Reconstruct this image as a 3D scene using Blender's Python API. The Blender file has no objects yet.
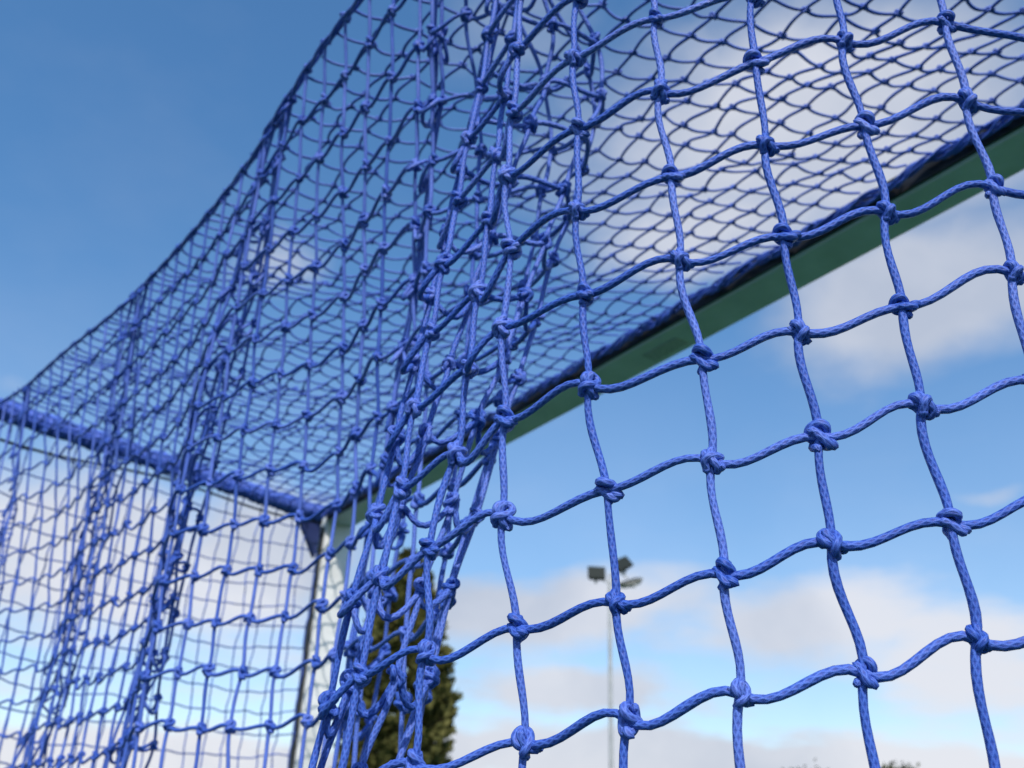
import bpy, math, random
import numpy as np
from mathutils import Vector, Matrix, Euler

rng = np.random.default_rng(7)
random.seed(7)
scene = bpy.context.scene
col = scene.collection

# ------------------------------------------------------------------ camera
CAM_Z = 1.39                 # eye height above the pitch, metres
S = 0.478                    # metres per net unit (0.1 unit = one mesh of the net)
pitch, roll = math.radians(26.5), math.radians(2.3)
fw = Vector((0, math.cos(pitch), math.sin(pitch)))
r0 = Vector((1, 0, 0)); u0 = r0.cross(fw)
rt = r0 * math.cos(roll) + u0 * math.sin(roll); up = rt.cross(fw)
cam_d = bpy.data.cameras.new('camera')
cam = bpy.data.objects.new('camera', cam_d); col.objects.link(cam)
M3 = Matrix((rt, up, -fw)).transposed()
cam.matrix_world = Matrix.Translation((0, 0, CAM_Z)) @ M3.to_4x4()
cam_d.sensor_width = 36.0
cam_d.lens = 950.0 / 1024 * 36
cam_d.clip_start = 0.01; cam_d.clip_end = 6000
cam_d.dof.use_dof = True
cam_d.dof.focus_distance = 0.385
cam_d.dof.aperture_fstop = 16.0
scene.camera = cam

# ------------------------------------------------------------------ world, sun, exposure
SUN_EL, SUN_AZ = math.radians(46), math.radians(179)     # azimuth from +Y, clockwise: behind the camera
world = bpy.data.worlds.new('World'); scene.world = world; world.use_nodes = True
nt = world.node_tree; N = nt.nodes; Lk = nt.links
N.clear()

def nd(tree, typ, **kw):
    n = tree.nodes.new(typ)
    for k, v in kw.items(): setattr(n, k, v)
    return n

def math_n(tree, op, a, b=None, c=None, clamp=False):
    n = tree.nodes.new('ShaderNodeMath'); n.operation = op; n.use_clamp = clamp
    for i, v in enumerate((a, b, c)):
        if v is None: continue
        if isinstance(v, (int, float)): n.inputs[i].default_value = v
        else: tree.links.new(v, n.inputs[i])
    return n.outputs[0]

out = nd(nt, 'ShaderNodeOutputWorld')
sky = nd(nt, 'ShaderNodeTexSky', sky_type='NISHITA')
sky.sun_disc = False; sky.sun_elevation = SUN_EL; sky.sun_rotation = SUN_AZ
sky.altitude = 50; sky.air_density = 1.0; sky.dust_density = 0.35; sky.ozone_density = 2.2
bg_sky = nd(nt, 'ShaderNodeBackground'); bg_sky.inputs['Strength'].default_value = 0.15
gam = nd(nt, 'ShaderNodeGamma'); gam.inputs[1].default_value = 0.85; Lk.new(sky.outputs[0], gam.inputs[0])
hsv = nd(nt, 'ShaderNodeHueSaturation'); hsv.inputs['Saturation'].default_value = 1.33; hsv.inputs['Value'].default_value = 1.26
Lk.new(gam.outputs[0], hsv.inputs['Color']); Lk.new(hsv.outputs[0], bg_sky.inputs['Color'])
tc = nd(nt, 'ShaderNodeTexCoord')
sep = nd(nt, 'ShaderNodeSeparateXYZ'); Lk.new(tc.outputs['Generated'], sep.inputs[0])
# clouds seen as a layer overhead: direction divided by its height
zc = math_n(nt, 'MAXIMUM', math_n(nt, 'ADD', sep.outputs[2], 0.12), 0.05)
comb = nd(nt, 'ShaderNodeCombineXYZ')
Lk.new(math_n(nt, 'DIVIDE', sep.outputs[0], zc), comb.inputs[0]); Lk.new(math_n(nt, 'DIVIDE', sep.outputs[1], zc), comb.inputs[1])
n1 = nd(nt, 'ShaderNodeTexNoise'); n1.inputs['Scale'].default_value = 2.3; n1.inputs['Detail'].default_value = 7; n1.inputs['Roughness'].default_value = 0.55
Lk.new(comb.outputs[0], n1.inputs['Vector'])
n2 = nd(nt, 'ShaderNodeTexNoise'); n2.inputs['Scale'].default_value = 6.0; n2.inputs['Detail'].default_value = 6
Lk.new(tc.outputs['Generated'], n2.inputs['Vector'])
wsub = nd(nt, 'ShaderNodeVectorMath', operation='SUBTRACT'); Lk.new(n2.outputs['Color'], wsub.inputs[0]); wsub.inputs[1].default_value = (.5, .5, .5)
wmul = nd(nt, 'ShaderNodeVectorMath', operation='MULTIPLY'); Lk.new(wsub.outputs[0], wmul.inputs[0]); wmul.inputs[1].default_value = (.16, .16, .08)
wadd = nd(nt, 'ShaderNodeVectorMath', operation='ADD'); Lk.new(tc.outputs['Generated'], wadd.inputs[0]); Lk.new(wmul.outputs[0], wadd.inputs[1])
CLOUDS = [  # azimuth, elevation (degrees), half width, half height (radians), density
    (23.0, 40.9, 0.25, 0.12, 1.15), (15.5, 36.0, 0.115, 0.065, 1.0), (27.0, 30.0, 0.15, 0.075, 1.1), (14.0, 44.5, 0.10, 0.06, .75),
    (1.1, 47.0, 0.108, 0.074, 0.40), (-16.1, 31.8, 0.056, 0.042, 0.62), (-23.9, 14.8, 0.16, 0.080, 1.1),
    (-14.4, 15.5, 0.10, 0.085, 1.05), (-18.8, 4.3, 0.185, 0.020, 0.9), (3.4, 13.5, 0.175, 0.038, 1.1),
    (17.3, 12.4, 0.150, 0.040, 0.95), (25.7, 10.5, 0.09, 0.046, 0.85), (3.5, 8.7, 0.115, 0.020, 0.95),
    (11.3, 5.2, 0.38, 0.022, 1.1), (28.2, 18.9, 0.042, 0.012, 0.55), (-31.2, 21.9, 0.046, 0.018, 0.4),
    (60, 30, 0.25, 0.10, 0.9), (-70, 35, 0.22, 0.09, 0.9), (120, 40, 0.3, 0.12, 0.8), (-130, 25, 0.3, 0.08, 0.8),
    (45, 8, 0.3, 0.03, 0.9), (-55, 9, 0.3, 0.03, 0.9), (90, 14, 0.3, 0.04, 0.8), (-100, 12, 0.3, 0.04, 0.8)]
tot = None
for az, el, sw, sh, st in CLOUDS:
    a, e = math.radians(az), math.radians(el)
    d = Vector((math.sin(a) * math.cos(e), math.cos(a) * math.cos(e), math.sin(e)))
    rr = Vector((math.cos(a), -math.sin(a), 0)); uu = rr.cross(d)
    sq = None
    for v, sz in ((rr, sw), (uu, sh)):
        dp = nd(nt, 'ShaderNodeVectorMath', operation='DOT_PRODUCT'); Lk.new(wadd.outputs[0], dp.inputs[0]); dp.inputs[1].default_value = v / sz
        k = math_n(nt, 'SUBTRACT', dp.outputs['Value'], v.dot(d) / sz)
        k = math_n(nt, 'MULTIPLY', k, k)
        sq = k if sq is None else math_n(nt, 'ADD', sq, k)
    # only on this side of the sky
    fr = nd(nt, 'ShaderNodeVectorMath', operation='DOT_PRODUCT'); Lk.new(tc.outputs['Generated'], fr.inputs[0]); fr.inputs[1].default_value = d
    g = math_n(nt, 'MULTIPLY', math_n(nt, 'EXPONENT', math_n(nt, 'MULTIPLY', sq, -0.8)), st)
    g = math_n(nt, 'MULTIPLY', g, math_n(nt, 'GREATER_THAN', fr.outputs['Value'], 0.0))
    tot = g if tot is None else math_n(nt, 'MAXIMUM', tot, g)
hz = nd(nt, 'ShaderNodeMapRange'); hz.inputs['From Min'].default_value = 0.0; hz.inputs['From Max'].default_value = 0.30
hz.inputs['To Min'].default_value = 0.5; hz.inputs['To Max'].default_value = 0.0; Lk.new(sep.outputs[2], hz.inputs['Value'])
dens = math_n(nt, 'ADD', math_n(nt, 'ADD', tot, hz.outputs[0]), math_n(nt, 'MULTIPLY', math_n(nt, 'SUBTRACT', n1.outputs['Fac'], 0.5), 1.1))
mr = nd(nt, 'ShaderNodeMapRange', interpolation_type='SMOOTHSTEP'); mr.inputs['From Min'].default_value = 0.20; mr.inputs['From Max'].default_value = 0.98
mr.inputs['To Max'].default_value = 0.86
Lk.new(dens, mr.inputs['Value'])
n3 = nd(nt, 'ShaderNodeTexNoise'); n3.inputs['Scale'].default_value = 3.2; n3.inputs['Detail'].default_value = 5
Lk.new(wadd.outputs[0], n3.inputs['Vector'])
ccr = nd(nt, 'ShaderNodeValToRGB')
ccr.color_ramp.elements[0].position = 0.38; ccr.color_ramp.elements[0].color = (0.45, 0.49, 0.58, 1)
ccr.color_ramp.elements[1].position = 0.60; ccr.color_ramp.elements[1].color = (0.665, 0.675, 0.725, 1)
Lk.new(n3.outputs['Fac'], ccr.inputs[0])
bg_c = nd(nt, 'ShaderNodeBackground'); bg_c.inputs['Strength'].default_value = 1.0; Lk.new(ccr.outputs[0], bg_c.inputs['Color'])
mix = nd(nt, 'ShaderNodeMixShader'); veil = nd(nt, 'ShaderNodeMapRange'); veil.inputs['From Min'].default_value = 0.0; veil.inputs['From Max'].default_value = 0.52
veil.inputs['To Min'].default_value = 0.30; veil.inputs['To Max'].default_value = 0.0; Lk.new(sep.outputs[2], veil.inputs['Value'])
Lk.new(math_n(nt, 'MAXIMUM', math_n(nt, 'ADD', mr.outputs[0], math_n(nt, 'MULTIPLY', veil.outputs[0], 0.4)), math_n(nt, 'ADD', veil.outputs[0], math_n(nt, 'MULTIPLY', math_n(nt, 'MAXIMUM', math_n(nt, 'SUBTRACT', n1.outputs['Fac'], 0.48), 0.0), 0.22)), clamp=True), mix.inputs[0]); Lk.new(bg_sky.outputs[0], mix.inputs[1]); Lk.new(bg_c.outputs[0], mix.inputs[2])
Lk.new(mix.outputs[0], out.inputs[0])

sun_d = bpy.data.lights.new('sun', 'SUN'); sun_d.energy = 3.5; sun_d.angle = math.radians(0.53); sun_d.color = (1.0, 0.95, 0.88)
sun = bpy.data.objects.new('sun', sun_d); col.objects.link(sun)
sdir = Vector((math.sin(SUN_AZ) * math.cos(SUN_EL), math.cos(SUN_AZ) * math.cos(SUN_EL), math.sin(SUN_EL)))
sun.rotation_euler = sdir.to_track_quat('Z', 'Y').to_euler(); sun.location = (0, -3, 8)

scene.view_settings.view_transform = 'Standard'; scene.view_settings.look = 'None'
scene.view_settings.exposure = 0.25; scene.view_settings.gamma = 1.0
scene.render.engine = 'CYCLES'
scene.cycles.max_bounces = 6

# ------------------------------------------------------------------ materials
def mat(name, color, rough=0.6, metallic=0.0, spec=0.5):
    m = bpy.data.materials.new(name); m.use_nodes = True
    b = m.node_tree.nodes['Principled BSDF']
    b.inputs['Base Color'].default_value = (*color, 1); b.inputs['Roughness'].default_value = rough
    b.inputs['Metallic'].default_value = metallic; b.inputs['Specular IOR Level'].default_value = spec
    return m, m.node_tree, b

def noisy(name, c0, c1, scale, rough=0.6, bump=0.0, bscale=None, detail=5, spec=0.5, coord='Object', p=(0.35, 0.65)):
    m, t, b = mat(name, c0, rough, 0, spec)
    c = nd(t, 'ShaderNodeTexCoord'); n = nd(t, 'ShaderNodeTexNoise'); n.inputs['Scale'].default_value = scale; n.inputs['Detail'].default_value = detail
    t.links.new(c.outputs[coord], n.inputs['Vector'])
    r = nd(t, 'ShaderNodeValToRGB'); r.color_ramp.elements[0].position = p[0]; r.color_ramp.elements[1].position = p[1]
    r.color_ramp.elements[0].color = (*c0, 1); r.color_ramp.elements[1].color = (*c1, 1)
    t.links.new(n.outputs['Fac'], r.inputs[0]); t.links.new(r.outputs[0], b.inputs['Base Color'])
    if bump:
        n2 = nd(t, 'ShaderNodeTexNoise'); n2.inputs['Scale'].default_value = bscale or scale * 4; n2.inputs['Detail'].default_value = 4
        t.links.new(c.outputs[coord], n2.inputs['Vector'])
        bp = nd(t, 'ShaderNodeBump'); bp.inputs['Strength'].default_value = bump
        t.links.new(n2.outputs['Fac'], bp.inputs['Height']); t.links.new(bp.outputs[0], b.inputs['Normal'])
    return m

def cord_material():
    m, t, b = mat('blue_braided_cord', (0.05, 0.10, 0.5), 0.5, 0, 0.36)
    uv = nd(t, 'ShaderNodeUVMap'); sp = nd(t, 'ShaderNodeSeparateXYZ'); t.links.new(uv.outputs[0], sp.inputs[0])
    # braid: two crossing sets of yarns wound round the cord (u round it, v along it)
    def yarn(sgn):
        k = math_n(t, 'ADD', math_n(t, 'MULTIPLY', sp.outputs[0], 5.0), math_n(t, 'MULTIPLY', sp.outputs[1], 2.3 * sgn))
        return math_n(t, 'SINE', math_n(t, 'MULTIPLY', k, 2 * math.pi))
    a, c = yarn(1), yarn(-1)
    h = math_n(t, 'MAXIMUM', a, c)
    fine = nd(t, 'ShaderNodeTexNoise'); fine.inputs['Scale'].default_value = 3.0; fine.inputs['Detail'].default_value = 4; fine.inputs['Roughness'].default_value = 0.7
    mp = nd(t, 'ShaderNodeMapping'); mp.inputs['Scale'].default_value = (7, 0.9, 1); t.links.new(uv.outputs[0], mp.inputs[0]); t.links.new(mp.outputs[0], fine.inputs['Vector'])
    hh = math_n(t, 'ADD', math_n(t, 'MULTIPLY', h, 0.36), fine.outputs['Fac'])
    r = nd(t, 'ShaderNodeValToRGB'); e = r.color_ramp.elements
    e[0].position = 0.1; e[0].color = (0.027, 0.066, 0.36, 1); e[1].position = 1.0; e[1].color = (0.088, 0.195, 0.70, 1)
    x = r.color_ramp.elements.new(0.6); x.color = (0.050, 0.120, 0.54, 1)
    t.links.new(hh, r.inputs[0])
    wear = nd(t, 'ShaderNodeTexNoise'); wear.inputs['Scale'].default_value = 55; wear.inputs['Detail'].default_value = 3
    co = nd(t, 'ShaderNodeTexCoord'); t.links.new(co.outputs['Object'], wear.inputs['Vector'])
    mx = nd(t, 'ShaderNodeMix', data_type='RGBA', blend_type='MULTIPLY'); mx.inputs[0].default_value = 0.55
    wr = nd(t, 'ShaderNodeValToRGB'); wr.color_ramp.elements[0].position = .3; wr.color_ramp.elements[0].color = (.62, .62, .68, 1); wr.color_ramp.elements[1].position = .7
    t.links.new(wear.outputs['Fac'], wr.inputs[0])
    t.links.new(r.outputs[0], mx.inputs[6]); t.links.new(wr.outputs[0], mx.inputs[7]); t.links.new(mx.outputs[2], b.inputs['Base Color'])
    oi = nd(t, 'ShaderNodeObjectInfo')
    hs = nd(t, 'ShaderNodeHueSaturation'); t.links.new(mx.outputs[2], hs.inputs['Color']); t.links.new(hs.outputs[0], b.inputs['Base Color'])
    t.links.new(math_n(t, 'MULTIPLY_ADD', oi.outputs['Random'], 0.26, 0.88), hs.inputs['Value'])
    t.links.new(math_n(t, 'MULTIPLY_ADD', oi.outputs['Random'], -0.10, 1.03), hs.inputs['Saturation'])
    bp = nd(t, 'ShaderNodeBump'); bp.inputs['Strength'].default_value = 0.62; bp.inputs['Distance'].default_value = 0.0005
    t.links.new(hh, bp.inputs['Height']); t.links.new(bp.outputs[0], b.inputs['Normal'])
    return m

M_CORD = cord_material()
M_WHITE = noisy('white_powder_coat', (0.68, 0.68, 0.65), (0.83, 0.83, 0.81), 14, 0.32, 0.05, 120)
M_BLACK = noisy('black_plastic', (0.012, 0.012, 0.014), (0.025, 0.025, 0.028), 30, 0.5)
M_BRACE = noisy('dark_blue_steel', (0.02, 0.03, 0.12), (0.03, 0.045, 0.17), 20, 0.45)
M_POLE = noisy('galvanised_steel', (0.36, 0.37, 0.38), (0.46, 0.47, 0.47), 3, 0.5)
M_HEAD = noisy('lamp_housing', (0.028, 0.032, 0.030), (0.045, 0.05, 0.047), 3, 0.65, spec=0.2)
M_TOPC = noisy('lamp_cover', (0.30, 0.28, 0.25), (0.38, 0.36, 0.33), 3, 0.5)
M_GLASS, _t, _b = mat('lamp_glass', (0.02, 0.027, 0.025), 0.6, 0.0, 0.15)
M_FOL = noisy('conifer_foliage', (0.052, 0.060, 0.015), (0.145, 0.135, 0.042), 2.2, 0.75, detail=6, spec=0.2)
M_FOL2 = noisy('broadleaf_foliage', (0.035, 0.045, 0.018), (0.08, 0.085, 0.035), 1.6, 0.75, spec=0.2)
M_BARK = noisy('bark', (0.06, 0.045, 0.03), (0.12, 0.09, 0.065), 8, 0.9, 0.3)
M_TURF = noisy('artificial_turf', (0.010, 0.055, 0.020), (0.018, 0.075, 0.027), 3.0, 0.85, 0.3, 260, spec=0.2)

# ------------------------------------------------------------------ helpers
def link(name, me, m, parent=None, loc=None):
    o = bpy.data.objects.new(name, me); col.objects.link(o)
    if m and me is not None and not me.materials: me.materials.append(m)
    if parent is not None: o.parent = parent
    if loc is not None: o.location = loc
    return o

def tag(o, label=None, cat=None, group=None, kind=None):
    for k, v in (('label', label), ('category', cat), ('group', group), ('kind', kind)):
        if v: o[k] = v
    return o

def empty(name, loc=(0, 0, 0)):
    o = bpy.data.objects.new(name, None); col.objects.link(o); o.location = loc; o.empty_display_size = 0.1
    return o

def quads_mesh(name, V, F, UV=None, smooth=True):
    """V (n,3), F (m,4) int, UV (m,4,2)"""
    me = bpy.data.meshes.new(name)
    V = np.asarray(V, np.float32); F = np.asarray(F, np.int32)
    me.vertices.add(len(V)); me.vertices.foreach_set('co', V.ravel())
    me.loops.add(F.size); me.loops.foreach_set('vertex_index', F.ravel())
    me.polygons.add(len(F)); me.polygons.foreach_set('loop_start', np.arange(0, F.size, 4, dtype=np.int32))
    if UV is not None:
        l = me.uv_layers.new(name='UVMap'); l.data.foreach_set('uv', np.asarray(UV, np.float32).ravel())
    me.update(calc_edges=True)
    me.polygons.foreach_set('use_smooth', np.full(len(F), smooth))
    return me

def tube_arrays(P, rad, sides, ref=(0.3, -0.85, 0.42)):
    """P (paths, n, 3): tubes along the paths, frames carried along so that they never flip. Returns list of (V,F,UV)"""
    P = np.asarray(P, float); Q, n, _ = P.shape
    T = np.gradient(P, axis=1); T /= np.linalg.norm(T, axis=2, keepdims=True) + 1e-12
    Nn = np.zeros_like(P); v = np.tile(np.array(ref), (Q, 1))
    for i in range(n):
        v = v - (v * T[:, i]).sum(1, keepdims=True) * T[:, i]
        ln = np.linalg.norm(v, axis=1, keepdims=True)
        bad = ln[:, 0] < 1e-4
        if bad.any(): v[bad] = np.cross(T[bad, i], [0.577, 0.577, 0.577]); ln = np.linalg.norm(v, axis=1, keepdims=True)
        v = v / ln; Nn[:, i] = v
    B = np.cross(T, Nn)
    ang = np.linspace(0, 2 * math.pi, sides, endpoint=False)
    rad = np.broadcast_to(np.asarray(rad, float), (Q, n))
    if n > 60:
        x_ = np.arange(n)[None]; f_ = rng.uniform(.25, .6, (Q, 1)); g_ = rng.uniform(0, 6.3, (Q, 2))
        rad = rad * (1 + .05 * np.sin(x_ * f_ + g_[:, :1]) + .04 * np.sin(x_ * f_ * 2.7 + g_[:, 1:]))
    ring = (Nn[:, :, None, :] * np.cos(ang)[None, None, :, None] + B[:, :, None, :] * np.sin(ang)[None, None, :, None])
    V = P[:, :, None, :] + ring * rad[:, :, None, None]
    seg = np.linalg.norm(np.diff(P, axis=1), axis=2); L = np.concatenate([np.zeros((Q, 1)), np.cumsum(seg, 1)], 1)
    i = np.arange(n - 1)[:, None]; a = np.arange(sides)[None, :]; a2 = (a + 1) % sides
    F = np.stack([i * sides + a, i * sides + a2, (i + 1) * sides + a2, (i + 1) * sides + a], -1).reshape(-1, 4)
    res = []
    for q in range(Q):
        vv = L[q] / (2 * math.pi * rad[q].mean())
        u0_ = np.broadcast_to(a / sides, (n - 1, sides)); u1_ = np.broadcast_to((a + 1) / sides, (n - 1, sides))
        v0 = np.broadcast_to(vv[:-1, None], (n - 1, sides)); v1 = np.broadcast_to(vv[1:, None], (n - 1, sides))
        UV = np.stack([np.stack([u0_, v0], -1), np.stack([u1_, v0], -1), np.stack([u1_, v1], -1), np.stack([u0_, v1], -1)], 2).reshape(-1, 4, 2)
        res.append((V[q].reshape(-1, 3), F, UV))
    return res

def merge(parts):
    Vs, Fs, Us, o = [], [], [], 0
    for V, F, U in parts:
        Vs.append(V); Fs.append(F + o); Us.append(U); o += len(V)
    return np.concatenate(Vs), np.concatenate(Fs), np.concatenate(Us)

def catmull(pts, per):
    p = np.asarray(pts, float); p = np.vstack([2 * p[0] - p[1], p, 2 * p[-1] - p[-2]])
    o = []
    for i in range(1, len(p) - 2):
        for s in range(per):
            t = s / per
            o.append(0.5 * ((2 * p[i]) + (-p[i - 1] + p[i + 1]) * t + (2 * p[i - 1] - 5 * p[i] + 4 * p[i + 1] - p[i + 2]) * t * t + (-p[i - 1] + 3 * p[i] - 3 * p[i + 1] + p[i + 2]) * t ** 3))
    o.append(p[-2]); return np.array(o)

def box_mesh(name, sx, sy, sz, bevel=0.0, taper=None):
    import bmesh
    bm = bmesh.new(); bmesh.ops.create_cube(bm, size=1.0)
    for v in bm.verts:
        v.co.x *= sx; v.co.y *= sy; v.co.z *= sz
        if taper and v.co.y > 0: v.co.x *= taper; v.co.z *= taper
    if bevel: bmesh.ops.bevel(bm, geom=bm.edges[:], offset=bevel, segments=3, affect='EDGES', profile=0.5)
    me = bpy.data.meshes.new(name); bm.to_mesh(me); bm.free()
    for p in me.polygons: p.use_smooth = False
    return me

def W(p):                      # net units relative to the eye -> metres in the world
    p = np.asarray(p, float) * S
    p[..., 2] += CAM_Z
    return p

# ------------------------------------------------------------------ ground
gm = quads_mesh('ground', [(-3000, -3000, 0), (3000, -3000, 0), (3000, 3000, 0), (-3000, 3000, 0)], [(0, 1, 2, 3)])
tag(link('pitch_ground', gm, M_TURF), 'green artificial turf pitch under the goal', 'ground', kind='structure')

# ------------------------------------------------------------------ goal frame
d2 = np.array([0.5556, -0.8315]); n2d = np.array([0.8315, 0.5556])       # along the crossbar towards us; out onto the pitch
K = np.array([-0.955, 4.885])                                            # inner back corner of the far post
ZB, BH, BD = 1.57, 0.068, 0.150                                          # underside, height and depth of the crossbar
GL = 7.45                                                                # opening between the posts
GZ = -CAM_Z / S
def bar_box(name, c0, c1, z0, z1, off0, off1, m, parent, bevel=0.006):
    """box along the crossbar direction between c0 and c1 (distances from K), off0..off1 out along n2d"""
    ctr = K + d2 * (c0 + c1) / 2 + n2d * (off0 + off1) / 2
    me = box_mesh(name, (c1 - c0) * S, (off1 - off0) * S, (z1 - z0) * S, bevel)
    o = link(name, me, m, parent)
    w = W([ctr[0], ctr[1], (z0 + z1) / 2])
    o.location = Vector(w) - parent.location
    o.rotation_euler.z = math.atan2(d2[1], d2[0])
    return o
goal = empty('hockey_goal', tuple(W([K[0], K[1], GZ])))
tag(goal, 'white metal hockey goal with the blue net hung over it, crossbar underside looking green', 'goal')
bar_box('crossbar', 0.003, GL - 0.003, ZB, ZB + BH, 0, BD, M_WHITE, goal)
bar_box('post', -0.105, 0, GZ, ZB + BH, 0, BD, M_WHITE, goal)
bar_box('post', GL, GL + 0.105, GZ, ZB + BH, 0, BD, M_WHITE, goal)
bar_box('net_track', 0.003, GL - 0.003, ZB + 0.005, ZB + 0.064, -0.010, -0.001, M_BLACK, goal, 0.001)
bar_box('net_track', -0.070, -0.028, GZ, ZB - 0.02, -0.014, -0.001, M_BLACK, goal, 0.001)
bar_box('net_track', GL + 0.015, GL + 0.085, GZ, ZB - 0.02, -0.022, -0.001, M_BLACK, goal, 0.001)
M_STICK = noisy('worn_sticker', (0.45, 0.43, 0.38), (0.68, 0.66, 0.61), 160, 0.6)
bar_box('worn_sticker', 2.44, 2.60, ZB - 0.003, ZB - 0.0005, .055, .115, M_STICK, goal, 0.0)
BC = np.array([-2.125, 3.55])                                            # far back corner of the roof
SB0 = np.array([-0.985, 4.86, 1.600]); SB1 = np.array([BC[0], BC[1], 1.575])
NE = K + d2 * (GL + 0.03); SB2 = np.array([NE[0], NE[1], 1.600]); dep = BC - SB0[:2]
SB3 = np.array([NE[0] + dep[0], NE[1] + dep[1], 1.575])
gl = np.array(goal.location)
def tube_obj(name, pts, rad, sides, m, parent, kind=None):
    V, F, U = tube_arrays([pts], rad, sides)[0]
    o = link(name, quads_mesh(name, V - np.array(parent.location), F, U), m, parent)
    if kind: o['kind'] = kind
    return o
for a, b in ((SB0, SB1), (SB2, SB3)):
    tube_obj('side_bar', W(np.linspace(a, b, 6)), 0.030 * S, 12, M_BLACK, goal)
    lo = b.copy(); lo[2] = GZ
    tube_obj('back_upright', W(np.linspace(b, lo, 4)), 0.03 * S, 12, M_WHITE, goal)
# triangular corner plate between side bar and post, and bolt heads
sd = (SB1 - SB0)[:2]; sd /= np.linalg.norm(sd)
pn = np.array([sd[1], -sd[0]])
c0 = SB0[:2]
tri = [(0.0, 1.575), (0.17, 1.572), (0.02, 1.36)]
PV = []
for off in (-0.012, 0.012):
    for s_, z_ in tri: PV.append(W([c0[0] + sd[0] * s_ + pn[0] * off, c0[1] + sd[1] * s_ + pn[1] * off, z_]) - gl)
me = bpy.data.meshes.new('corner_plate'); me.from_pydata([tuple(p) for p in PV], [], [(0, 2, 1), (3, 4, 5), (0, 1, 4, 3), (1, 2, 5, 4), (2, 0, 3, 5)]); me.update()
link('corner_plate', me, M_BRACE, goal)
for z_ in (1.585, 1.50, 1.43):
    me = box_mesh('bolt', 0.014, 0.008, 0.014, 0.003)
    o = link('bolt', me, M_WHITE, goal); q = K + d2 * -0.05 + n2d * -0.027
    o.location = Vector(W([q[0], q[1], z_])) - goal.location; o.rotation_euler.z = math.atan2(d2[1], d2[0])
cab = np.array([SB0 * (1 - t) + SB1 * t + np.array([pn[0] * -.01, pn[1] * -.01, -0.045 - 0.075 * t ** 0.8 - .015 * math.sin(t * 9)]) for t in np.linspace(0, 1, 30)])
tube_obj('tension_cable', W(cab), 0.0062 * S, 6, M_BLACK, goal)

# ------------------------------------------------------------------ net: where the knots are (net units, relative to the eye)
COR = 0.0038                                                            # cord radius
NEARX = {-1: (.434, .70), 0: (.337, .704), 1: (.249, .715), 2: (.160, .739), 3: (.076, .787), 4: (-.006, .863)}
MEAS = {  # knots of the nearest cords: X and height per row
    -1: {7: (.4295, .783), 6: (.4325, .678), 5: (.4392, .574), 4: (.4369, .478)},
    0: {7: (.323, .756), 6: (.330, .645), 5: (.336, .542), 4: (.337, .441), 3: (.338, .346), 2: (.346, .245), 1: (.349, .156)},
    1: {7: (.234, .731), 6: (.235, .624), 5: (.244, .518), 4: (.247, .418), 3: (.254, .319), 2: (.254, .228), 1: (.267, .131)},
    2: {8: (.138, .816), 7: (.140, .712), 6: (.148, .602), 5: (.152, .504), 4: (.167, .400), 3: (.170, .304), 2: (.174, .207), 1: (.180, .116)},
    3: {8: (.054, .801), 7: (.060, .700), 6: (.059, .592), 5: (.066, .492), 4: (.071, .395), 3: (.087, .292), 2: (.094, .193), 1: (.102, .101)},
    4: {9: (-.008, .888), 8: (-.012, .789), 7: (-.015, .695), 6: (-.007, .594), 5: (-.012, .495), 4: (-.006, .390), 3: (-.004, .291), 2: (.013, .185), 1: (.023, .088)},
    5: {3: (-.075, .269), 2: (-.071, .169)}}  # the fold itself follows base_plan
FK = 3.0                                                                # extra cords gathered in the big fold
PLEATS = [  # base column at z=1.5 and z=0, extra columns taken up, columns over which, depth
    (9.8 + FK, 11.9 + FK, 2.5, 2.6, .04), (17.0 + FK, 21.6 + FK, 5.6, 5.4, .05),
    (26.0 + FK, 31.6 + FK, 5.6, 5.4, .05), (34.5 + FK, 36.5 + FK, 2.5, 2.6, .05)]
WT = sum(p[2] for p in PLEATS)
KMIN, KMAX = -43, int(round(39 + FK + WT))
JMIN, JMAX = -29, 15

def sstep(t): t = np.clip(t, 0, 1); return t * t * (3 - 2 * t)
def spline(kq, kc, pc):
    kc = np.asarray(kc, float); pc = np.asarray(pc, float)
    i = np.clip(np.searchsorted(kc, kq) - 1, 0, len(kc) - 2)
    m = np.empty_like(pc); h = np.diff(kc)[:, None]; s = np.diff(pc, axis=0) / h
    m[0], m[-1] = s[0], s[-1]; m[1:-1] = (s[:-1] * h[1:] + s[1:] * h[:-1]) / (h[1:] + h[:-1])
    hi = h[i]; t = ((kq - kc[i])[:, None]) / hi
    return ((2 * t ** 3 - 3 * t ** 2 + 1) * pc[i] + (t ** 3 - 2 * t ** 2 + t) * hi * m[i] + (-2 * t ** 3 + 3 * t ** 2) * pc[i + 1] + (t ** 3 - t ** 2) * hi * m[i + 1])

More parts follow.
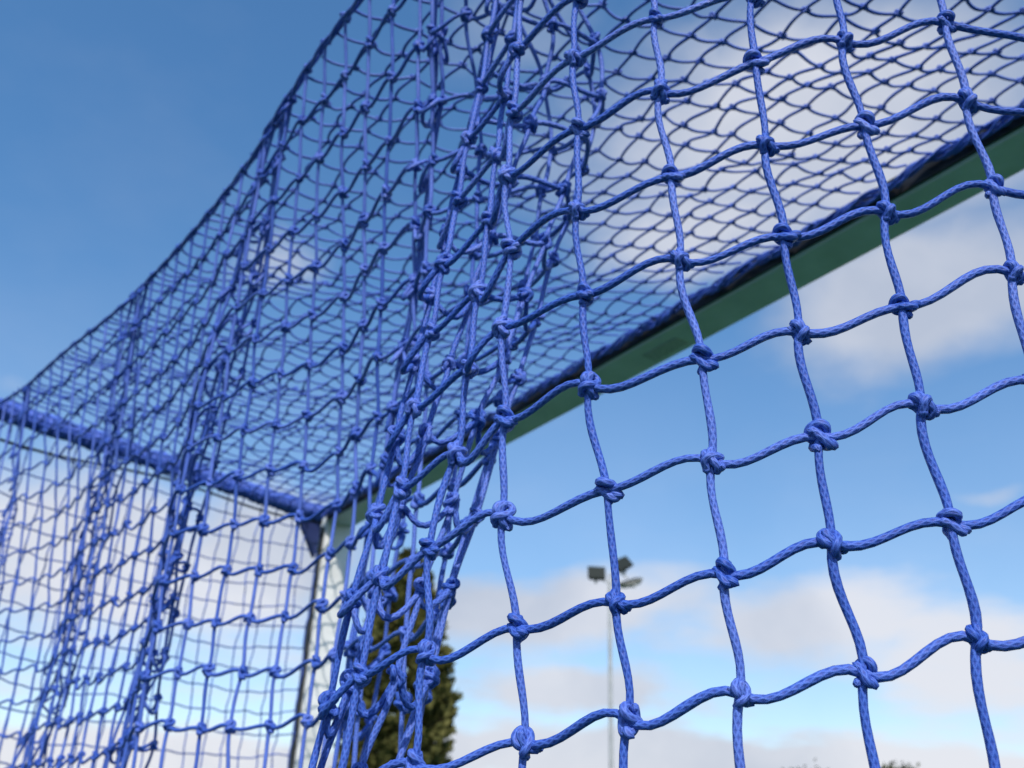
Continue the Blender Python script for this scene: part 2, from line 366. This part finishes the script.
EDGE = [(-43, (SB3[0], SB3[1])), (-12, (1.0, -.6)), (-5, (.6, .1)), (0, (.30, .52)), (4, (.02, .83)), (9.5, (-.15, 1.08)), (11.5, (-.25, 1.22)), (13.5, (-.36, 1.39)),
        (15.5, (-.46, 1.535)), (18.5, (-.66, 1.83)), (22.5, (-.92, 2.21)), (26.5, (-1.17, 2.50)), (32, (-1.60, 2.98)), (36, (-1.90, 3.29)), (39, (BC[0], BC[1]))]
EDGE = [(k + (FK if k > 9 else 0), (p[0] * 1.04, p[1] * 1.04) if 9 < k < 38 else p) for k, p in EDGE]
def base_plan(kb, z):
    t = np.clip((z - 0.1) / 0.9, -0.5, 1.25); L = lambda a, b: a * (1 - t) + b * t
    L2 = lambda a, b: (L(a[0], b[0]), L(a[1], b[1]))
    C = [(-43, (SB3[0], SB3[1])), (-12, (1.08, -.02)), (-7, (.84, .40)), (-5, (.76, .57)), (-4, (.70, .645)), (-3, (.62, .685)), (-2, (.53, .70))]
    C += [(k, NEARX[k]) for k in (-1, 0, 1, 2, 3, 4)]
    C += [(5, L2((-.074, .905), (-.018, .925))), (6, L2((-.147, .95), (-.062, .99))), (6.9, L2((-.188, 1.0), (-.070, 1.035))),
          (L(10.2, 9.2), L2((-.108, 1.07), (.105, 1.13))), (L(11.0, 10.2), L2((-.115, 1.14), (.097, 1.21)))]
    C += [(k + FK, p) for k, p in [(9.5, (-.106, 1.353)), (11.5, (-.24, 1.565)), (13.5, (-.336, 1.747)), (14.5, (-.425, 1.85)), (15.5, (-.502, 1.89)), (17.5, (-.65, 1.985)), (18.5, (-.725, 2.03)),
          (19.5, (-.795, 2.18)), (20.5, (-.862, 2.355)), (21.5, (-.93, 2.455)), (24, (-1.07, 2.62)), (27.5, (-1.24, 2.815)), (28.7, (-1.31, 2.90)), (30, (-1.405, 3.07)), (31, (-1.475, 3.15)), (35, (-1.80, 3.36)), (39, (BC[0], BC[1]))]]
    P = spline(kb, [c[0] for c in C], [c[1] for c in C])
    E = spline(kb, [c[0] for c in EDGE], [c[1] for c in EDGE])
    far_ = sstep((kb - 11.0) / 3.0)
    w = (sstep((z - np.where(kb < 5, .92, 1.10)) / np.where(kb < 5, .58, .40)) * (1 - far_) + np.clip((z - .55) / .95, 0, 1) ** 1.35 * far_)[:, None]
    return P * (1 - w) + E * w
def unpleat(k, z):
    kb = k.astype(float).copy(); off = np.zeros_like(kb); used = 0.0
    for kt, k0, w_, l_, dp in PLEATS:
        c = (kt * z / 1.5 + k0 * (1 - z / 1.5)) + used + w_ / 2
        t = (k - c) / l_ + 0.5
        kb -= w_ * sstep(t); used += w_
        tt = np.clip(t, 0, 1); off += (dp * 4 * tt * (1 - tt) + .022 * np.where(k % 2 == 0, 1, -1) * np.sin(math.pi * tt)) * np.where((tt > 0) & (tt < 1), 1, 0)
    return kb, off
ks = np.arange(KMIN, KMAX + 1); js = np.arange(JMIN, JMAX + 1)
PX = np.zeros((len(js), len(ks), 3)); SLK = np.zeros((len(js), len(ks)))
ph = rng.uniform(0, 6.28, (6,))
for jj, j in enumerate(js):
    z = 0.1 * j
    zc_ = np.clip(z, -0.4, 1.5)
    kb, off = unpleat(ks, zc_)
    p = base_plan(kb, zc_)
    off = off * (1 - sstep((z - 1.1) / .4))
    p = p + off[:, None] * np.array([.66, .75])
    # slow drift of the sheet
    wv = 0.007 * np.sin(ks * .47 + j * .23 + ph[0]) + 0.003 * np.sin(ks * .9 - j * .41 + ph[1])
    far = sstep((ks - 4) / 4.0)
    p = p + (wv * far)[:, None] * np.array([.6, .8])
    dz = np.interp(ks, [-6, -1, 0, 2, 4, 5, 6, 7, 9, 13, 23, 43, KMAX], [.06, .055, .04, 0, -.008, -.028, -.05, -.065, -.03, -.01, .008, -.015, 0.0])
    edge = sstep((z - 1.2) / .3)
    ztop = np.interp(kb, [-43, 0, 4, 12, 20, 33, 42], [1.58, 1.5, 1.5, 1.56, 1.555, 1.56, 1.575])
    zz = z + dz * (1 - edge) + (ztop - 1.5) * edge
    pl = sstep(np.abs(off) / .03)
    jit = rng.normal(0, 1, (len(ks), 3)) * (np.array([.0015, .003, .002]) + pl[:, None] * np.array([.002, .004, .003])) * (far[:, None] + .25) * (1 - .8 * sstep((z - 1.3) / .2))
    PX[jj, :, 0] = p[:, 0] + jit[:, 0]; PX[jj, :, 1] = p[:, 1] + jit[:, 1]; PX[jj, :, 2] = zz + jit[:, 2]
for k, tab in MEAS.items():
    ki = k - KMIN; rows = sorted(tab)
    # X and height of every other row of these cords follow the measured ones
    for jj, j in enumerate(js):
        if j in tab: PX[jj, ki, 0], PX[jj, ki, 2] = tab[j]; continue
        if k == 5: continue
        if 0 > j or j > 12: continue
        e = rows[0] if j < rows[0] else rows[-1]
        wgt = max(0, 1 - abs(j - e) / 4)
        PX[jj, ki, 0] += wgt * (tab[e][0] - NEARX[k][0]); PX[jj, ki, 2] = (1 - wgt) * PX[jj, ki, 2] + wgt * (tab[e][1] + 0.1 * (j - e))

# ------------------------------------------------------------------ net: cords and knots
def knot_frames(P, tilt):
    """unit row / column tangents at each knot, turned by tilt in the plane of the net"""
    row = np.gradient(P, axis=1); colu = np.gradient(P, axis=0)
    nrm = lambda v: v / (np.linalg.norm(v, axis=-1, keepdims=True) + 1e-9)
    row, colu = nrm(row), nrm(colu)
    n = nrm(np.cross(row, colu))
    c, s = np.cos(tilt)[..., None], np.sin(tilt)[..., None]
    return nrm(row * c + np.cross(n, row) * s), nrm(colu * c + np.cross(n, colu) * s), n

def strands(P, T, axis, rest, nsamp, bow=0.5, seed=1, droop=(0, 0, -1), T_in=None):
    """continuous cords through the knots along an axis; between knots the cord is as long as the mesh even if they are close"""
    r = np.random.default_rng(seed)
    T_in = T if T_in is None else T_in
    if axis == 1: A, TA, TB = P, T, T_in
    else: A, TA, TB = P.swapaxes(0, 1), T.swapaxes(0, 1), T_in.swapaxes(0, 1)
    Q, n, _ = A.shape
    segs = []
    for i in range(n - 1):
        a, b = A[:, i], A[:, i + 1]; ch = b - a; L = np.linalg.norm(ch, axis=1)
        mag = np.maximum(L * 1.12, np.minimum(rest * 0.66, L * 1.5))[:, None]
        ta, tb = TA[:, i] * mag, TB[:, i + 1] * mag
        t = np.linspace(0, 1, nsamp[i] + 1)[:-1][None, :, None]
        h = ((2 * t ** 3 - 3 * t ** 2 + 1) * a[:, None] + (t ** 3 - 2 * t ** 2 + t) * ta[:, None] + (-2 * t ** 3 + 3 * t ** 2) * b[:, None] + (t ** 3 - t ** 2) * tb[:, None])
        sl = np.sqrt(np.clip((rest * .82) ** 2 - L ** 2, 0, None)) * bow
        dv = np.array(droop)[None] + r.normal(0, .22, (Q, 3)); dv /= np.linalg.norm(dv, axis=1, keepdims=True)
        dv = dv * (sl + r.uniform(0, .004, Q) * 0.6)[:, None]
        h = h + dv[:, None] * (np.sin(math.pi * t) ** 1.3)
        segs.append(h)
    segs.append(A[:, -1:, :])
    return np.concatenate(segs, 1)

def knot_arrays(per, sides, flip=False, rs=1.0):
    """a netting knot (sheet bend) in cord radii: x along the row, y towards the viewer, z up"""
    bight = [(-.5, 0, 3.2), (-.45, .75, 2.0), (.3, 1.05, .75), (1.45, .8, -.35), (2.35, -.1, -1.1), (1.7, -.9, -1.75), (.2, -.8, -.9), (-1.3, -.35, .1), (-3.0, 0, .25)]
    work = [(3.9, 0, -1.15), (2.6, -.75, -1.0), (1.3, -.35, -.75), (.1, .9, -.15), (-1.05, 1.35, .75), (-1.75, .45, 1.6), (-1.0, -1.0, 2.1), (.45, -1.2, 1.75), (1.35, .1, 1.1),
            (.95, 1.55, .15), (.35, 1.6, -1.05), (.3, .6, -2.2), (.4, 0, -3.4)]
    res = []
    for pts in (bight, work):
        p = catmull(pts, per) * np.array([1.02, 1.38, 1.06])
        if flip: p = p * np.array([1.0, -1.0, 1.0])
        rad = np.full(len(p), rs); rad[0] = rad[-1] = .1; rad[1] = rad[-2] = .5
        res += tube_arrays([p], rad, sides)
    V, F, U = merge(res); return V, F, U

def bump_knot():
    """far knot: a squat lump with a waist, enough for a few pixels"""
    a = np.linspace(0, 2 * math.pi, 7, endpoint=False); prof = [(-2.0, .35), (-1.1, 1.45), (-.1, 1.75), (.9, 1.75), (1.8, .45)]
    V = np.array([(x + .3 * math.sin(t + x), r_ * math.sin(t) * .9, r_ * math.cos(t) - .28 * x) for x, r_ in prof for t in a])
    F = np.array([(i * 7 + q, i * 7 + (q + 1) % 7, (i + 1) * 7 + (q + 1) % 7, (i + 1) * 7 + q) for i in range(4) for q in range(7)])
    return V, F, np.zeros((len(F), 4, 2)) + rng.uniform(0, 1, (len(F), 4, 2))

def place(proto, M, C):
    V, F, U = proto
    return (V @ M.T + C, F, U)

net = empty('goal_net', tuple(W([0, .8, GZ])))
tag(net, 'blue knotted cord net draped in loose folds over the white goal frame', 'goal net')
NL = np.array(net.location)
def net_part(name, V, F, U, parent=net, kind=None):
    o = link(name, quads_mesh(name, V, F, U), M_CORD, parent)
    if kind: o['kind'] = kind
    return o
def panel(name, V, F, U):                                               # the panel's own object carries its hem rope
    return net_part(name, V - NL, F, U)

# --- back panel -------------------------------------------------------
tilt = np.interp(ks, [4, 12], [.52, .68])[None] + rng.normal(0, .17, PX.shape[:2]) + 0.09 * ((np.add.outer(js, ks) % 2) * 2 - 1)
RT, CT, NT = knot_frames(PX, tilt)
ns_h = [9 if -4 <= k <= 9 else 7 if -6 < k <= 32 else 5 if k > 32 else 3 for k in ks[:-1]]
ns_v = [2 if j < -2 else 9 for j in js[:-1]]
vis = js >= -1
HP = strands(PX, RT, 1, 0.1, ns_h, bow=.55, seed=3, droop=(-.25, -.1, -1))
CT2 = knot_frames(PX, tilt * np.interp(ks, [4, 9], [.36, .16])[None])[1]
VPm = strands(PX, CT2, 0, 0.1, ns_v, bow=.25, seed=5, droop=(-.3, .2, -.2))
# hem rope along the top back edge of the roof
hem = PX[-1][::-1]
hem_fine = catmull(hem, 3)
e_parts = []
for q in range(3):
    w_ = hem_fine + 0.008 * np.stack([np.sin(np.arange(len(hem_fine)) * .7 + q * 2.1), np.cos(np.arange(len(hem_fine)) * .7 + q * 2.1), np.sin(np.arange(len(hem_fine)) * .7 + 1 + q * 2.1)], 1)
    e_parts += tube_arrays([W(w_)], COR * S * .9, 6)
back = panel('back_panel', *merge(e_parts))
def cord(parts_q, parent):
    V, F, U = parts_q
    return net_part('cord', V - NL, F, U, parent)
th = tube_arrays(W(HP[vis]), COR * S, 8)
for q in th: cord(q, back)
kv = np.where((ks >= -8))[0]
tn = tube_arrays(W(VPm[kv]), COR * S * 0.96, 8)
for q in tn: cord(q, back)
rest_parts = tube_arrays(W(HP[~vis]), COR * S, 4) + tube_arrays(W(VPm[np.where(ks < -8)[0]]), COR * S, 4)
net_part('remaining_cords', *[a - NL if i == 0 else a for i, a in enumerate(merge(rest_parts))], parent=back, kind='stuff')
# knots
WP = W(PX.copy())
camv = np.array([0, 0, CAM_Z]); rtn, upn, fwn = (np.array(v) for v in (rt, up, fw))
rel = WP - camv; dpt = rel @ fwn; sx = 512 + 950 * (rel @ rtn) / dpt; sy = 384 - 950 * (rel @ upn) / dpt
inside = (dpt > .1) & (sx > -40) & (sx < 1064) & (sy > -40) & (sy < 808)
cand = [(dpt[a, b], a, b) for a in range(len(js)) for b in range(len(ks)) if inside[a, b]]
cand.sort()
near = set((a, b) for _, a, b in cand[:300])
KN = [quads_mesh('knot', *knot_arrays(4, 8, fl)) for fl in (False, True)]
for m_ in KN: m_.materials.append(M_CORD)
K_MED = [knot_arrays(2, 5, False), knot_arrays(2, 5, True)]; K_FAR = bump_knot()
small = []
for a in range(len(js)):
    for b in range(len(ks)):
        X = RT[a, b]; Z = CT[a, b]; Y = np.cross(Z, X); Y /= np.linalg.norm(Y) + 1e-9
        Z = np.cross(X, Y)
        v_ = rng.uniform(.86, 1.1); sgn = (js[a] + ks[b]) % 2
        R_ = np.stack([X, Y, Z], 1)
        # rows run to the left with k, so turn the knot to face the viewer
        R_ = R_ @ np.diag([-1, -1, 1]) if True else R_
        jr = np.array(Euler(tuple(rng.normal(0, .22, 3))).to_matrix())
        R_ = R_ @ jr
        if (a, b) in near:
            o = link('knot', KN[sgn], None, back)
            M4 = Matrix([list(R_[i] * COR * S * v_ * .99) + [WP[a, b, i] - NL[i]] for i in range(3)] + [[0, 0, 0, 1]])
            o.matrix_local = M4
        elif js[a] >= -1 and ks[b] >= -6 and ks[b] < 40:
            small.append(place(K_MED[sgn], R_ * COR * S * .92, WP[a, b] - NL))
        else:
            small.append(place(K_FAR, R_ * COR * S * .95, WP[a, b] - NL))
net_part('small_knots', *merge(small), parent=back, kind='stuff')

# --- roof panel -------------------------------------------------------
NI, NJ = 106, 22
ef = spline(np.linspace(39 + FK, -43, 800), [c[0] for c in EDGE], [c[1] for c in EDGE])
ez = np.interp(np.linspace(39 + FK, -43, 800), [-43, 0, 4, 12, 20, 33, 42], [1.58, 1.5, 1.5, 1.56, 1.555, 1.56, 1.575])
el_ = np.concatenate([[0], np.cumsum(np.linalg.norm(np.diff(ef, axis=0), axis=1))]); ET = el_[-1]
uu_ = np.linspace(0, 1, NI); ue_ = np.interp(uu_ * GL, [0, 2.78, 4.5, 6.0, GL], [0, 1.93, 3.65, 5.3, ET])
Eb = np.stack([np.interp(ue_, el_, ef[:, 0]), np.interp(ue_, el_, ef[:, 1]), np.interp(ue_, el_, ez)], 1)
Ab = np.stack([K[0] + d2[0] * GL * uu_ - n2d[0] * .03, K[1] + d2[1] * GL * uu_ - n2d[1] * .03, np.full(NI, 1.622)], 1)
vv_ = np.linspace(0, 1, NJ)
RP = Ab[None] * (1 - vv_[:, None, None]) + Eb[None] * vv_[:, None, None]
ii, jj_ = np.meshgrid(np.arange(NI), np.arange(NJ))
RP[..., 2] -= 0.045 * 4 * vv_[:, None] * (1 - vv_[:, None]) * (1 + .3 * np.sin(ii * .35)) - 0.012 * np.sin(ii * .8 + jj_ * .5)
inner = (4 * vv_ * (1 - vv_))[:, None] ** .5
RP[..., 0] += inner * (0.014 * np.sin(ii * .5 + jj_ * .7) + rng.normal(0, .006, ii.shape)); RP[..., 1] += inner * (0.014 * np.cos(ii * .4 - jj_ * .6) + rng.normal(0, .006, ii.shape))
RP[..., 2] += inner * rng.normal(0, .006, ii.shape)
rtl = 0.42 + rng.normal(0, .08, ii.shape)
R1, R2, R3 = knot_frames(RP, rtl * 0)
eh = R1 - R2; eh /= np.linalg.norm(eh, axis=2, keepdims=True)            # the two cords leave each knot spread on one side and close on the other
unit = lambda v: v / np.linalg.norm(v, axis=2, keepdims=True)
spread = (0.42 + rng.normal(0, .10, ii.shape))[..., None]
R1o, R1i = unit(R1 - eh * spread), unit(R1 + eh * spread * 1.25)
R2o, R2i = unit(R2 - eh * spread * 1.25), unit(R2 + eh * spread)
rope = Ab.copy(); hp = []
t_ = np.linspace(0, 1, 900)
base = np.stack([K[0] + d2[0] * (GL * t_) - n2d[0] * .030, K[1] + d2[1] * (GL * t_) - n2d[1] * .030, np.full(900, 1.602)], 1)
for q in range(8):
    a_ = t_ * GL * (14 + 4 * q) + q * 1.3 + np.cumsum(rng.normal(0, .12, 900)); rr_ = .013 + .006 * np.sin(t_ * 150 + q)
    w_ = base + (np.cos(a_) * rr_)[:, None] * np.array([-n2d[0], -n2d[1], 0]) * .7 + (np.sin(a_) * rr_)[:, None] * np.array([0, 0, 1])
    hp += tube_arrays([W(w_)], COR * S * .95, 5)
roof = panel('roof_panel', *merge(hp))
for q in tube_arrays(W(strands(RP, R1o, 1, .085, [6] * (NI - 1), bow=.12, seed=11, T_in=R1i)[1:-1]), COR * S * .92, 6): cord(q, roof)
for q in tube_arrays(W(strands(RP, R2o, 0, .085, [6] * (NJ - 1), bow=.12, seed=12, T_in=R2i)), COR * S * .92, 6): cord(q, roof)
small = []
RW = W(RP.copy())
for a in range(1, NJ - 1):
    for b in range(NI):
        X, Z = R1[a, b], R2[a, b]; Y = np.cross(Z, X); Y /= np.linalg.norm(Y); Z = np.cross(X, Y)
        R_ = np.stack([X, Y, Z], 1) @ np.array(Euler(tuple(rng.normal(0, .2, 3))).to_matrix())
        small.append(place(K_MED[(a + b) % 2], R_ * COR * S * .74, RW[a, b] - NL))
net_part('small_knots', *merge(small), parent=roof, kind='stuff')

# --- far side panel ---------------------------------------------------
NI, NJ = 19, 46
SPn = np.zeros((NJ, NI, 3))
for a in range(NJ):
    for b in range(NI):
        t = b / (NI - 1); q = SB0 * (1 - t) + SB1 * t
        SPn[a, b] = [q[0], q[1], q[2] - .02 - a * .098]
ii, jj_ = np.meshgrid(np.arange(NI), np.arange(NJ))
mid = np.sin(math.pi * ii / (NI - 1)) * np.clip(jj_ / 3, 0, 1)
SPn[..., 2] -= .05 * mid - .012 * np.sin(ii * .6 + jj_ * .3)
SPn[..., 0] += pn[0] * .03 * mid * np.sin(jj_ * .3); SPn[..., 1] += pn[1] * .03 * mid * np.sin(jj_ * .3)
SPn += rng.normal(0, .004, SPn.shape)
S1, S2, S3 = knot_frames(SPn, .18 + rng.normal(0, .06, ii.shape))
# net laced round the side bar: a tight winding of cord, with the loose ends of the meshes below
nt_ = 165
def winding(a, b, turns, r_, seed):
    r = np.random.default_rng(seed); m_ = turns * 9; t = np.linspace(0, 1, m_)
    ax = (b - a) / np.linalg.norm(b - a); e1 = np.cross(ax, [0, 0, 1]); e1 /= np.linalg.norm(e1); e2 = np.cross(e1, ax)
    an = t * turns * 2 * math.pi; rj = r_ + .0025 * np.sin(t * 61) + r.normal(0, .0018, m_)
    tj = t + r.normal(0, .0006, m_) + .003 * np.sin(t * 140)
    p = a + (b - a) * tj[:, None] + e1 * (np.cos(an) * rj)[:, None] + e2 * (np.sin(an) * rj * 1.1)[:, None]
    return p
wp = tube_arrays([W(winding(SB0, SB1, nt_, .035, 3))], .0070 * S, 5) + tube_arrays([W(winding(SB0, SB1, 61, .039, 4))], .0060 * S, 5)
side = panel('side_panel', *wp[0])
net_part('lacing', wp[1][0] - NL, wp[1][1], wp[1][2], side)
near_w = tube_arrays([W(winding(SB2, SB3, 60, .040, 6))], .012 * S, 4)[0]
net_part('lacing', near_w[0] - NL, near_w[1], near_w[2], side)
nsv = [4 if a < 20 else 2 for a in range(NJ - 1)]
for q in tube_arrays(W(strands(SPn, S1, 1, .1, [4] * (NI - 1), bow=.1, seed=21)[:24]), COR * S * .9, 5): cord(q, side)
for q in tube_arrays(W(strands(SPn, S2, 0, .1, nsv, bow=.1, seed=22)), COR * S * .9, 5): cord(q, side)
SW = W(SPn.copy()); small = tube_arrays(W(strands(SPn, S1, 1, .1, [2] * (NI - 1), bow=.1, seed=21)[24:]), COR * S * .9, 4)
small = [(V - NL, F, U) for V, F, U in small]
for a in range(NJ):
    for b in range(NI):
        X, Z = S1[a, b], S2[a, b]; Y = np.cross(Z, X); Y /= np.linalg.norm(Y); Z = np.cross(X, Y)
        small.append(place(K_FAR, np.stack([X, Y, Z], 1) * COR * S * .85, SW[a, b] - NL))
net_part('small_knots', *merge(small), parent=side, kind='stuff')

# ------------------------------------------------------------------ conifer and far trees
def leaf_mesh(name, C, D, size, seed):
    """many small sprays: each two crossed leaf quads at C pointing along D"""
    r = np.random.default_rng(seed); n = len(C)
    D = D / np.linalg.norm(D, axis=1, keepdims=True)
    sd_ = np.cross(D, r.normal(0, 1, (n, 3))); sd_ /= np.linalg.norm(sd_, axis=1, keepdims=True)
    s = size * r.uniform(.6, 1.3, (n, 1))
    V = np.stack([C - sd_ * s * .28, C + D * s * .5 - sd_ * s * .42, C + D * s * 1.15, C + D * s * .45 + sd_ * s * .42], 1)
    n3 = np.cross(D, sd_); V[:, 1] += n3 * s * .12; V[:, 3] += n3 * s * .12
    return quads_mesh(name, V.reshape(-1, 3), np.arange(4 * n).reshape(-1, 4), None, smooth=False)

def trunk_obj(parent, h, r0_, m):
    z = np.linspace(0, h, 9); p = np.stack([.05 * np.sin(z * .9) * r0_, .05 * np.cos(z * 1.1) * r0_, z], 1)
    V, F, U = tube_arrays([p], np.linspace(r0_, r0_ * .15, 9), 10, ref=(1, 0, 0))[0]
    return link('trunk', quads_mesh('trunk', V, F, U), m, parent)

tree = empty('conifer_tree', (-4.0, 40.0, 0))
tag(tree, 'tall dense olive-green conifer standing beyond the goal, seen through the net', 'tree')
trunk_obj(tree, 11.5, .28, M_BARK)
H = 13.0
r = np.random.default_rng(9)
nb = 900                                                                # branches, each with its fan of sprays
zb = H * (0.03 + 0.95 * r.uniform(0, 1, nb) ** 1.15); ab = r.uniform(0, 6.283, nb)
prof = lambda z: 2.45 * (1 - (np.clip(z / H, 0, 1)) ** 3.0) ** .9
rb = prof(zb) * (0.93 + .10 * np.sin(ab * 3 + zb * 1.7) * np.cos(zb * 2.3 + ab) + r.normal(0, .04, nb))
limbs = []
Cs, Ds = [], []
for i in range(nb):
    nl = 34
    t = r.uniform(.30, 1.0, nl) ** .6
    o = np.array([math.cos(ab[i]), math.sin(ab[i]), 0])
    c = o[None] * (rb[i] * t)[:, None] + np.array([0, 0, zb[i]]) + np.stack([0 * t, 0 * t, .45 * t ** 2 - .25], 1) + r.normal(0, .09, (nl, 3))
    dd = o[None] * .55 + np.array([0, 0, .75]) + r.normal(0, .38, (nl, 3))
    Cs.append(c); Ds.append(dd)
    if i % 6 == 0:
        limbs.append(np.array([[0, 0, zb[i] - .5], o * rb[i] * .5 + [0, 0, zb[i] - .25], o * rb[i] * .9 + [0, 0, zb[i] + .15]]))
link('crown', leaf_mesh('crown', np.concatenate(Cs), np.concatenate(Ds), .27, 4), M_FOL, tree)
V, F, U = merge(tube_arrays(np.array(limbs), .03, 4)); link('limbs', quads_mesh('limbs', V, F, U), M_BARK, tree)['kind'] = 'stuff'

def round_tree(loc, h, rad, label, seed):
    t = empty('distant_tree', loc); tag(t, label, 'tree', 'distant trees beyond the pitch')
    trunk_obj(t, h * .8, .22, M_BARK)
    r = np.random.default_rng(seed); Cs, Ds = [], []
    for i in range(80):
        d = r.normal(0, 1, 3); d /= np.linalg.norm(d); d[2] = abs(d[2]) * 1.0 - .25
        c = np.array([0, 0, h - rad * 1.05]) + d * rad * np.array([1, 1, 1.0]) * r.uniform(.55, 1.0)
        q = c + r.normal(0, rad * .16, (40, 3)); Cs.append(q); Ds.append(r.normal(0, 1, (40, 3)) + d)
    link('crown', leaf_mesh('crown', np.concatenate(Cs), np.concatenate(Ds), .32, seed), M_FOL2, t)
round_tree((31.5, 80, 0), 9.3, 2.6, 'tip of a distant tree at the bottom edge below the right of the net', 31)
round_tree((24.2, 80, 0), 8.8, 2.3, 'tip of a distant tree at the bottom edge between floodlight and right corner', 32)

# ------------------------------------------------------------------ floodlight
fl = empty('floodlight_mast', (5.62, 50.0, 0))
tag(fl, 'tall thin grey floodlight mast with three dark lamps behind the net', 'floodlight')
zz = np.linspace(0, 14.75, 8)
V, F, U = tube_arrays([np.stack([0 * zz, 0 * zz, zz], 1)], np.linspace(.13, .085, 8), 12, ref=(1, 0, 0))[0]
link('pole', quads_mesh('pole', V, F, U), M_POLE, fl)
def arm(a, b):
    V, F, U = tube_arrays([np.linspace(a, b, 3)], .045, 8, ref=(.3, .9, .2))[0]
    link('arm', quads_mesh('arm', V, F, U), M_POLE, fl)
arm((0, 0, 14.7), (-.72, 0, 15.0)); arm((0, 0, 14.7), (1.1, 0.1, 14.80)); arm((0, 0, 14.6), (0, 0, 15.15)); arm((.05, 0, 15.1), (.62, .1, 15.6)); arm((.45, .1, 15.45), (1.0, .1, 15.0))
def lamp(loc, rot, w_, h_, dp, hm):
    o = link('lamp_head', box_mesh('lamp_head', w_, dp, h_, .04, taper=.72), hm, fl, loc); o.rotation_euler = Euler(rot)
    g = link('lamp_glass', box_mesh('lamp_glass', w_ * .86, .03, h_ * .82, .008), M_GLASS, o, (0, -dp / 2 - .012, 0))
    rim = link('bracket', box_mesh('bracket', w_ * .12, dp * .5, h_ * 1.1, .01), M_POLE, o, (0, dp * .45, 0))
    return o
lamp((-.72, -.1, 15.12), (math.radians(-12), 0, math.radians(4)), .98, .74, .40, M_HEAD)
lamp((.70, .1, 15.72), (math.radians(-28), math.radians(-27), math.radians(28)), 1.05, .72, .40, M_HEAD)
lamp((1.12, .0, 14.72), (math.radians(-78), math.radians(-22), math.radians(20)), 1.28, .80, .30, M_TOPC)
